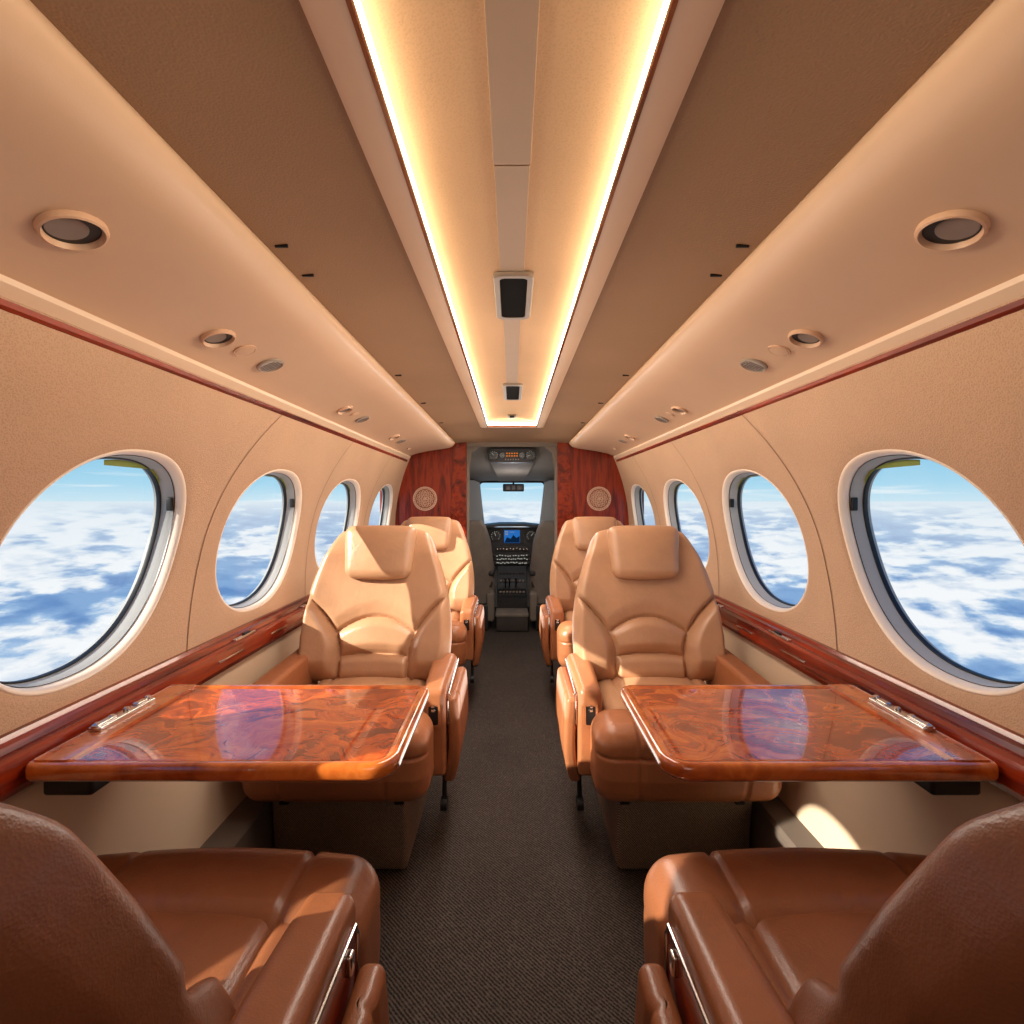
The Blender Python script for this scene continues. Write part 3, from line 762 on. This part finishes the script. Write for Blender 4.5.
    sl = m_.build('control_panel', mB, arm, T)
    m_ = MB(); m_.prism_y([(0.184 + daa + x, -0.522 + dza + z) for x, z in rrect(-0.0125, 0.0125, -0.0295, 0.0295, 0.005)], 0.2510, 0.2542); m_.build('control_slot', M['black'], arm, T, label='black control slot')
    m_ = MB()
    for z in (-0.505 + dza, -0.515 + dza): m_.rbox((0.184 + daa, 0.2545, z), (0.005, 0.0012, 0.0035), 0.001, (1, 1, 1), 1)
    m_.build('control_key', M['chrome'], arm, T)
    # outer skirt on the aisle side
    m_ = MB()
    def skf(v):
        v = v.copy(); z = v[:, 2] / 0.105; d = v[:, 1] / 0.12
        v[:, 0] += 0.006 * np.cos(z * PI / 2) - 0.010 * np.clip(-z, 0, 1) ** 2
        v[:, 1] -= 0.020 * np.clip(-z, 0, 1) ** 2 * (d > 0)
        v[:, 0] += np.where(v[:, 0] > 0, gro(v[:, 1] - 0.075, 0.004, 0.003), 0)
        return v
    m_.rbox((0.236 + daa * 0.6, 0.11, -0.604), (0.015, 0.125, 0.112), 0.012, (3, 30, 14), 4, skf)
    m_.build('side_skirt', mB, t, T, sharp=80)
    # window-side arm
    m_ = MB()
    def arm2(v):
        v = v.copy(); d = v[:, 1] / 0.165
        v[:, 2] += np.where(v[:, 2] > 0, -0.006 * d, 0); return v
    m_.rbox((-0.203, 0.165, -0.52), (0.030, 0.165, 0.085), 0.012, (4, 8, 4), 4, arm2)
    m_.build('armrest', mB, t, T, sharp=80)
    # base
    m_ = MB(); m_.rbox((0, 0.10, -0.672), (0.165, 0.20, 0.014), 0.004, (2, 2, 2), 2)
    for s_ in (-1, 1): m_.rbox((s_ * 0.135, 0.285, -0.690), (0.012, 0.03, 0.022), 0.004, (1, 1, 1), 2)
    m_.tube([(-0.12, 0.312, -0.694), (0.0, 0.314, -0.698), (0.12, 0.312, -0.692)], 0.005, 8)
    m_.build('seat_frame', M['darkmetal'], t, T)
    m_ = MB()
    def bs(v):
        v = v.copy(); z = v[:, 2] / 0.095; v[:, 1] -= 0.02 * (1 - z) / 2 * (v[:, 1] > 0); return v
    m_.rbox((-0.012, 0.08, -0.795), (0.160, 0.225, 0.093), 0.012, (4, 4, 4), 3, bs)
    m_.build('base', M['basecarpet'], t, T, label='carpeted box base')
    for d in (0.20, -0.02):
        m_ = MB(); m_.lathe((np.array([0.226, d, -0.775]), np.array([0, 1.0, 0]), np.array([0, 0, 1.0]), np.array([1.0, 0, 0])), [(0.001, -0.008), (0.018, -0.008), (0.018, 0.008), (0.001, 0.008)], 20)
        m_.tube([(0.226, d, -0.775), (0.226, d - 0.01, -0.70)], 0.006, 8)
        m_.build('glide', M['black'], t, T)
    return t

tanmats = (M['leather'], M['leather2'], M['leather2']); shadedmats = (M['leather_near'], M['leather_near2'], M['leather_near'])
g1 = 'tan aft-facing seats'; g2 = 'forward-facing seats, leather darkened for shade'
sl = make_seat(-1, 1, 1.485, 17, tanmats, 'tan leather seat facing aft, behind the left burl table', g1, False)
sr = make_seat(1, 1, 1.485, 17, tanmats, 'tan leather seat facing aft, behind the right burl table', g1, False)
dup(sl, (0, 0.90, 0), 'tan leather seat farther forward, left of the aisle by the mahogany bulkhead')
dup(sr, (0, 0.90, 0), 'tan leather seat farther forward, right of the aisle by the mahogany bulkhead')
NEAR = dict(XC=0.385, d0=0.09, dza=0.032, dzc=0.010, daa=0.0)
make_seat(-1, -1, 0.305, 24, shadedmats, 'leather seat darkened for shade in the near left corner, seen from behind', g2, True, **NEAR)
make_seat(1, -1, 0.305, 24, shadedmats, 'leather seat darkened for shade in the near right corner, seen from behind', g2, True, **NEAR)

# ------------------------------------------------------------------ cockpit
mb = MB()
# side liners, sloping ceiling, nose bulkhead with a windshield opening
mb.box(-0.30, 0.30, 3.045, 3.075, 0.335, 0.42)
for sx in (-1, 1):
    mb.grid([[(sx * x, y, z) for z, x in ((-0.89, 0.52), (-0.2, 0.55), (0.1, 0.50), (0.36, 0.36))] for y in (3.05, 4.35)])
    # cockpit entrance frame
    mb.prism_y([(sx * x, z) for x, z in [(0.29, -0.89), (0.262, -0.89), (0.262, 0.20), (0.245, 0.30), (0.20, 0.335), (0.20, 0.38), (0.29, 0.38)]], 3.06, 3.10)
mb.grid([[(x, y, z + 0.03 * (1 - (x / 0.5) ** 2)) for x in np.linspace(-0.5, 0.5, 9)] for y, z in ((3.05, 0.335), (3.4, 0.27), (3.9, 0.185), (4.18, 0.150), (4.35, 0.14))])
struct(mb.build('wall_cockpit', M['ck_wall']), 'grey fabric cockpit lining')
# nose wall round the windshield
oa = rrect(-0.62, 0.62, -0.89, 0.45, 0.01, 6)
def shield(z0, z1, wt, wb, r, y, off=0.0):
    P = []
    for x, z in rrect(-1, 1, z0 + off, z1 - off, 0.0001, 0): pass
    base = rrect(-0.28 + off, 0.28 - off, z0 + off, z1 - off, r, 6)
    return [(x * (wb + (wt - wb) * (z - z0) / (z1 - z0)) / 0.28, y, z) for x, z in base]
mb = MB()
inn = shield(-0.26, 0.165, 0.285, 0.235, 0.04, 4.22)
out = [(x, 4.22, z) for x, z in oa]
mb.loft([out, inn, [(p[0] * 0.97, 4.28, p[2]) for p in inn]], caps=False)
wn_ = struct(mb.build('wall_nose', M['ck_pillar']), 'pale grey windshield surround in the cockpit')
mb = MB().loft([[(p[0], 4.27, p[2]) for p in inn], [(p[0] * 0.02, 4.27, -0.05 + (p[2] + 0.05) * 0.02) for p in inn]], caps=False)
wd = struct(mb.build('window_%d' % (wn + 1), M['windshield']), 'cockpit windshield')
MB().tube([(p[0] * 0.985, 4.215, p[2]) for p in inn], 0.008, 8, True).build('gasket', M['ck_dark'], wd)
# pillars framing the windshield
for sx, side in ((-1, 'left'), (1, 'right')):
    mb = MB().prism_y([(sx * x, z) for x, z in [(0.30, 0.17), (0.262, 0.15), (0.225, -0.20), (0.30, -0.24), (0.36, -0.24), (0.36, 0.17)]], 4.0, 4.10)
    struct(mb.build('trim_%d' % (9 if sx < 0 else 10), M['ck_pillar']), 'pale windshield pillar on the %s of the cockpit' % side)

def gauge(m_face, m_mark, x, z, r, y, ring_m=None):
    m_face.lathe((np.array([x, y, z]), np.array([1.0, 0, 0]), np.array([0, 0, 1.0]), np.array([0, -1.0, 0])), [(r, 0), (r, 0.006), (r * 0.88, 0.008), (r * 0.85, 0.004), (0.0008, 0.004)], 24)
    for k in range(10):
        a = PI * 1.25 - k * PI * 1.5 / 9
        p0 = (x + r * 0.62 * math.cos(a), y - 0.0055, z + r * 0.62 * math.sin(a)); p1 = (x + r * 0.8 * math.cos(a), y - 0.0055, z + r * 0.8 * math.sin(a))
        m_mark.tube([p0, p1], r * 0.035, 4)
    a = random.uniform(0, 6); m_mark.tube([(x, y - 0.006, z), (x + r * 0.55 * math.cos(a), y - 0.006, z + r * 0.55 * math.sin(a))], r * 0.05, 4)

# instrument panel
t = thing('instrument_panel', (0, 3.95, -0.40), 'dark cockpit instrument panel with blue display and round gauges', 'instrument panel')
m_ = MB()
hood = [(-0.30, -0.30), (-0.285, -0.225), (-0.22, -0.185), (-0.10, -0.172), (0.10, -0.172), (0.22, -0.185), (0.285, -0.225), (0.30, -0.30), (0.28, -0.30), (0.265, -0.24), (0.21, -0.205), (0.10, -0.192), (-0.10, -0.192), (-0.21, -0.205), (-0.265, -0.24), (-0.28, -0.30)]
m_.prism_y(hood, 3.84, 4.2); m_.build('glareshield', M['ck_dark'], t)
m_ = MB(); m_.prism_y([(-0.28, -0.47), (-0.28, -0.30), (-0.265, -0.24), (-0.21, -0.205), (0.21, -0.205), (0.265, -0.24), (0.28, -0.30), (0.28, -0.47), (0.16, -0.497), (-0.16, -0.497)], 3.94, 4.0); m_.build('panel_face', M['ck_dark'], t)
m_ = MB(); m_.prism_y(rrect(-0.072, 0.092, -0.325, -0.215, 0.006), 3.925, 3.945); sc_ = m_.build('display_bezel', M['black'], t)
m_ = MB(); m_.box(-0.062, 0.062, 3.922, 3.926, -0.325, -0.225); m_.build('display_screen', M['screen'], sc_, label='lit blue display')
m_ = MB(); m_.prism_y([(-0.06, -0.323), (-0.04, -0.280), (-0.01, -0.292), (0.01, -0.262), (0.035, -0.285), (0.06, -0.270), (0.06, -0.323)], 3.9205, 3.923); m_.build('display_terrain', M['screen2'], sc_)
m_ = MB()
for z in (-0.238, -0.250, -0.262): m_.box(-0.055, -0.030, 3.9205, 3.923, z, z + 0.005)
m_.tube([(-0.02, 3.921, -0.24), (0.02, 3.921, -0.24)], 0.0015, 4); m_.build('display_symbol', M['mark'], sc_)
f_, k_ = MB(), MB()
for x, z, r in ((-0.128, -0.270, 0.047), (0.150, -0.270, 0.045), (-0.212, -0.28, 0.026), (0.232, -0.28, 0.026)):
    f1, k1 = MB(), MB(); gauge(f1, k1, x, z, r, 3.94)
    g = f1.build('gauge', M['face'], t); k1.build('dial_marking', M['mark'], g)
    MB().ringxz((x, z), r * 1.04, r * 0.10, 3.930, 3.942, 28).build('gauge_bezel', M['ck_mid'], g)
for row, z in enumerate((-0.372, -0.425, -0.452, -0.482)):
    m_ = MB(); m_.rbox((0, 3.935, z), (0.13 if row == 0 else 0.15, 0.008, 0.018 if row < 1 else 0.012), 0.005, (1, 1, 1), 2); rr_ = m_.build('radio_unit', M['ck_mid'], t)
    m_ = MB()
    for x in np.linspace(-0.115, 0.115, 10 + row * 2):
        m_.rbox((x + random.uniform(-.004, .004), 3.926, z + random.uniform(-.005, .005)), (0.006, 0.002, 0.004), 0.001, (1, 1, 1), 1)
    m_.build('key_row', M['mark'] if row else M['chrome'], rr_)
# centre pedestal
t = thing('centre_pedestal', (0, 3.7, -0.89), 'dark pedestal of switches between the pilot seats', 'console')
m_ = MB(); m_.loft([[(x, y, z) for x, y, z in ((-w, y0, -0.89), (w, y0, -0.89), (w, y0, zt), (-w, y0, zt))] for y0, w, zt in ((3.60, 0.108, -0.70), (3.78, 0.108, -0.66), (3.92, 0.112, -0.505))]); m_.build('housing', M['ck_dark'], t)
for r_, (y0, z0) in enumerate(((3.64, -0.688), (3.70, -0.676), (3.76, -0.660), (3.82, -0.612), (3.87, -0.560))):
    m_ = MB()
    for x in np.linspace(-0.085, 0.085, 8):
        m_.rbox((x, y0 - 0.006, z0 + 0.008), (0.008, 0.004, 0.007), 0.002, (1, 1, 1), 1)
    m_.build('switch_row', M['bezel'] if r_ % 2 else M['ck_mid'], t)
m_ = MB()
for x in (-0.05, -0.02, 0.03):
    m_.tube([(x, 3.79, -0.65), (x, 3.765, -0.585)], 0.005, 8); m_.rbox((x, 3.763, -0.58), (0.012, 0.008, 0.008), 0.004, (1, 1, 1), 2)
m_.build('throttle_lever', M['black'], t)
t = thing('footwell_console', (0, 3.5, -0.89), 'low dark upholstered step in front of the pedestal', 'console')
MB().rbox((0, 3.50, -0.835), (0.110, 0.09, 0.055), 0.012, (2, 2, 2), 2).build('box', M['ck_mid'], t)
MB().rbox((0, 3.50, -0.777), (0.114, 0.095, 0.012), 0.008, (2, 2, 2), 2).build('padded_lid', M['ck_seat'], t)
# overhead gauge panel
t = thing('overhead_instrument_panel', (0, 3.16, 0.30), 'dark overhead gauge cluster above the cockpit opening', 'instrument panel')
m_ = MB(); m_.prism_y(rrect(-0.152, 0.152, 0.246, 0.334, 0.03), 3.14, 3.22); ho = m_.build('housing', M['ck_dark'], t)
for x, r in ((-0.115, 0.033), (0.115, 0.033), (-0.062, 0.020), (0.062, 0.020)):
    f1, k1 = MB(), MB(); gauge(f1, k1, x, 0.290, r, 3.14); g = f1.build('gauge', M['face'], t); k1.build('dial_marking', M['mark'], g)
    MB().ringxz((x, 0.290), r * 1.05, r * 0.12, 3.130, 3.142, 28).build('gauge_bezel', M['ck_mid'], g)
m_ = MB()
for i, x in enumerate(np.linspace(-0.032, 0.032, 5)):
    for z in (0.302, 0.286): m_.rbox((x, 3.138, z), (0.004, 0.002, 0.004), 0.001, (1, 1, 1), 1)
m_.build('indicator_lamp', M['amber'], t, label='amber indicator digits')
m_ = MB()
for x in np.linspace(-0.04, 0.04, 6): m_.rbox((x, 3.138, 0.264), (0.004, 0.003, 0.004), 0.001, (1, 1, 1), 1)
m_.build('switch_row', M['bezel'], t)
m_ = MB(); m_.loft([[(-0.14, 3.20, 0.248), (0.14, 3.20, 0.248), (0.14, 3.20, 0.29), (-0.14, 3.20, 0.29)], [(-0.10, 4.1, 0.165), (0.10, 4.1, 0.165), (0.10, 4.1, 0.20), (-0.10, 4.1, 0.20)]]); m_.build('headliner_panel', M['ck_wall'], t)
# mirror
t = thing('cockpit_mirror', (0, 4.17, 0.16), 'small dark rear-view mirror hanging at the windshield top', 'mirror')
MB().rbox((0.012, 4.17, 0.115), (0.088, 0.012, 0.032), 0.01, (2, 2, 2), 3).build('housing', M['black'], t)
MB().tube([(0.012, 4.18, 0.14), (0.012, 4.19, 0.165)], 0.008, 8).build('stalk', M['darkmetal'], t)
m_ = MB()
for x, w in ((-0.045, 0.018), (0.0, 0.014), (0.055, 0.024)): m_.rbox((x + 0.012, 4.157, 0.116), (w, 0.002, 0.018), 0.001, (1, 1, 1), 1)
m_.build('mirror_glass', M['lens'], t)

def pilot_seat(sx, label):
    t = thing('pilot_seat', (sx * 0.27, 3.52, -0.89), label, 'seat', 'pilot seats')
    T = lambda v: v * np.array([sx, 1, 1])
    def bk(v):
        v = v.copy(); w = v[:, 2] / 0.30; u = v[:, 0] / 0.165
        v[:, 0] *= np.interp(w, [-1, -0.2, 0.5, 0.85, 1.0], [1.0, 1.0, 0.86, 0.66, 0.52])
        v[:, 1] += -0.10 * w * 0.5 + 0.03 * u ** 2
        v[:, 1] += np.where(v[:, 1] < -0.02, -gro(np.abs(v[:, 0]) - 0.09, 0.006, 0.006), 0)
        return v
    m_ = MB().rbox((0.290, 3.50, -0.43), (0.165, 0.055, 0.30), 0.04, (20, 3, 16), 4, bk); m_.build('backrest', M['ck_seat'], t, T, sharp=80)
    m_ = MB().rbox((0.290, 3.66, -0.68), (0.165, 0.17, 0.06), 0.03, (4, 4, 3), 4); m_.build('seat_cushion', M['ck_seat'], t, T, sharp=80)
    m_ = MB().rbox((0.290, 3.60, -0.80), (0.13, 0.16, 0.09), 0.012, (2, 2, 2), 2); m_.build('base', M['ck_dark'], t, T)
    m_ = MB().rbox((0.144, 3.60, -0.50), (0.022, 0.13, 0.018), 0.012, (2, 3, 2), 3); am = m_.build('armrest', M['ck_dark'], t, T)
    m_ = MB().tube([(0.144, 3.52, -0.50), (0.15, 3.50, -0.60)], 0.012, 8); m_.build('arm_bracket', M['ck_dark'], am, T)
    m_ = MB().rbox((0.150, 3.50, -0.73), (0.028, 0.06, 0.10), 0.02, (2, 2, 2), 3); m_.build('side_pouch', M['ck_seat'], t, T)
pilot_seat(-1, 'grey fabric pilot seat on the left, partly behind the bulkhead')
pilot_seat(1, 'grey fabric pilot seat on the right, partly behind the bulkhead')

# ------------------------------------------------------------------ world: blue sky over a sea of cloud
wd_ = bpy.data.worlds.new('sky'); sc.world = wd_; wd_.use_nodes = True
nt = wd_.node_tree; nt.nodes.clear(); L = nt.links.new
tc = nt.nodes.new('ShaderNodeTexCoord'); sp = nt.nodes.new('ShaderNodeSeparateXYZ'); L(tc.outputs['Generated'], sp.inputs[0])
def MA(op, a, b=None):
    n = nt.nodes.new('ShaderNodeMath'); n.operation = op
    for i, x in enumerate((a, b)):
        if x is None: continue
        if hasattr(x, 'links'): L(x, n.inputs[i])
        else: n.inputs[i].default_value = x
    return n.outputs[0]
dz = sp.outputs['Z']
dn = MA('ADD', MA('MAXIMUM', MA('MULTIPLY', dz, -1.0), 0.0), 0.20)
cb = nt.nodes.new('ShaderNodeCombineXYZ'); L(MA('DIVIDE', sp.outputs['X'], dn), cb.inputs[0]); L(MA('DIVIDE', sp.outputs['Y'], dn), cb.inputs[1]); cb.inputs[2].default_value = 3.7
def cloud(vec):
    n1 = N(nt, 'ShaderNodeTexNoise', Scale=1.5, Detail=3.0, Roughness=0.5, Distortion=0.2); L(vec, n1.inputs['Vector'])
    n2 = N(nt, 'ShaderNodeTexNoise', Scale=4.6, Detail=11.0, Roughness=0.55, Distortion=0.15); L(vec, n2.inputs['Vector'])
    return MA('ADD', MA('MULTIPLY', n1.outputs['Fac'], 0.55), MA('MULTIPLY', n2.outputs['Fac'], 0.45))
cl = cloud(cb.outputs[0])
of = nt.nodes.new('ShaderNodeVectorMath'); of.operation = 'ADD'; of.inputs[1].default_value = (-0.07, -0.06, 0); L(cb.outputs[0], of.inputs[0])
cl2 = cloud(of.outputs[0])
rc0 = ramp(nt, [(0.45, srgb(136, 174, 218)), (0.485, srgb(170, 200, 232)), (0.505, srgb(222, 233, 245)), (0.54, srgb(250, 252, 254))]); L(cl, rc0.inputs['Fac'])
rel = MA('ADD', MA('MULTIPLY', MA('SUBTRACT', cl, cl2), 3.5), 0.60)  # cloud relief: sun-side shading painted into the sky colour
rr_ = ramp(nt, [(0.25, srgb(200, 216, 236)), (0.65, (1, 1, 1, 1))]); L(rel, rr_.inputs['Fac'])
rc = nt.nodes.new('ShaderNodeMixRGB'); rc.blend_type = 'MULTIPLY'; rc.inputs['Fac'].default_value = 1.0
L(rc0.outputs['Color'], rc.inputs['Color1']); L(rr_.outputs['Color'], rc.inputs['Color2'])
hz = ramp(nt, [(0.0, (1, 1, 1, 1)), (0.03, (0.5, 0.5, 0.5, 1)), (0.14, (0.0, 0.0, 0.0, 1))]); L(MA('MULTIPLY', dz, -1.0), hz.inputs['Fac'])
mxc = nt.nodes.new('ShaderNodeMixRGB'); L(hz.outputs['Color'], mxc.inputs['Fac']); L(rc.outputs['Color'], mxc.inputs['Color1']); mxc.inputs['Color2'].default_value = srgb(226, 238, 246)
rs = ramp(nt, [(0.0, srgb(208, 234, 246)), (0.03, srgb(172, 220, 242)), (0.13, srgb(112, 190, 230)), (0.35, srgb(70, 150, 215)), (1.0, srgb(50, 110, 190))]); L(dz, rs.inputs['Fac'])
# thin high streaks
mp = nt.nodes.new('ShaderNodeMapping'); mp.inputs['Scale'].default_value = (2, 2, 26); L(tc.outputs['Generated'], mp.inputs['Vector'])
n3 = N(nt, 'ShaderNodeTexNoise', Scale=2.0, Detail=5.0, Roughness=0.5); L(mp.outputs[0], n3.inputs['Vector'])
r3 = ramp(nt, [(0.56, (0, 0, 0, 1)), (0.72, (0.8, 0.8, 0.8, 1))]); L(n3.outputs['Fac'], r3.inputs['Fac'])
mxs = nt.nodes.new('ShaderNodeMixRGB'); L(r3.outputs['Color'], mxs.inputs['Fac']); L(rs.outputs['Color'], mxs.inputs['Color1']); mxs.inputs['Color2'].default_value = (1, 1, 1, 1)
mxa = nt.nodes.new('ShaderNodeMixRGB'); L(MA('GREATER_THAN', dz, 0.0), mxa.inputs['Fac']); L(mxc.outputs['Color'], mxa.inputs['Color1']); L(mxs.outputs['Color'], mxa.inputs['Color2'])
bg = nt.nodes.new('ShaderNodeBackground'); L(mxa.outputs['Color'], bg.inputs['Color']); bg.inputs['Strength'].default_value = 1.0
ow = nt.nodes.new('ShaderNodeOutputWorld'); L(bg.outputs[0], ow.inputs['Surface'])

# ------------------------------------------------------------------ lights
def light(name, kind, loc, energy, color, size=None, rot=None, target=None, **kw):
    d = bpy.data.lights.new(name, kind); d.energy = energy; d.color = color
    if size is not None and kind == 'AREA':
        d.shape = 'RECTANGLE'; d.size, d.size_y = size[0] * S, size[1] * S
    for k, v in kw.items(): setattr(d, k, v)
    o = bpy.data.objects.new(name, d); COL.objects.link(o); o.location = W(loc)
    if target is not None:
        o.rotation_euler = (Vector(W(target)) - Vector(W(loc))).to_track_quat('-Z', 'Y').to_euler()
    elif rot: o.rotation_euler = rot
    return o
sun = light('sun', 'SUN', (-3, -1, 2), 11.0, (1.0, 0.90, 0.76), angle=math.radians(0.6))
sun.rotation_euler = Vector((1.0, 0.50, -0.52)).to_track_quat('-Z', 'Y').to_euler()
WARM = (1.0, 0.89, 0.78)
light('cabin_fill_aft', 'AREA', (0, -0.75, 0.15), 3.2, WARM, (0.9, 0.5), target=(0, 1.5, -0.3), specular_factor=0.0)
light('overhead_fill', 'AREA', (0, 1.75, 0.37), 16, WARM, (0.16, 1.9), rot=(0, 0, 0), specular_factor=0.15)  # unseen fill added below the recess to light seats and walls
for sx in (-1, 1):
    light('panel_lip_fill', 'AREA', (sx * 0.02, 1.45, 0.335), 2.1, (1.0, 0.80, 0.56), (0.03, 3.0), rot=(0, -sx * PI / 2, 0), specular_factor=0.1, spread=math.radians(55))  # added lamps with no fitting, they make the panel lips glow
light('floor_bounce', 'AREA', (0, 1.95, -0.55), 5.5, WARM, (0.24, 2.0), rot=(PI, 0, 0), specular_factor=0.0)  # added upward lamp imitating light bounced off the carpet
light('aisle_fill', 'POINT', (0, 1.25, -0.05), 3.0, WARM, shadow_soft_size=0.1, specular_factor=0.0)  # unseen point fill added to brighten the aisle
light('aisle_fill', 'POINT', (0, 2.35, 0.0), 3.5, WARM, shadow_soft_size=0.1, specular_factor=0.0)  # second added fill without a fitting, for the forward cabin
light('cockpit_fill', 'POINT', (0, 3.55, 0.05), 2.5, (0.95, 0.95, 1.0), shadow_soft_size=0.08, specular_factor=0.0)  # unseen fill added to lift the dim cockpit

# ------------------------------------------------------------------ camera
cd = bpy.data.cameras.new('camera'); cam = bpy.data.objects.new('camera', cd); COL.objects.link(cam)
cd.sensor_width = 36; cd.lens = 500 / 1024 * 36; cd.shift_y = -10.5 / 1024
cd.clip_start = 0.02; cd.clip_end = 1000
cam.location = W((0, 0, 0)); cam.rotation_euler = (PI / 2, 0, 0)
sc.camera = cam
for o in list(bpy.data.objects):
    if '_b' in o: del o['_b']
sc.view_settings.view_transform = 'Standard'
sc.view_settings.look = 'None'
sc.view_settings.exposure = 0.0
sc.cycles.max_bounces = 10; sc.cycles.diffuse_bounces = 5; sc.cycles.glossy_bounces = 4; sc.cycles.transparent_max_bounces = 12
sc.cycles.use_denoising = True
sc.cycles.sample_clamp_indirect = 6.0
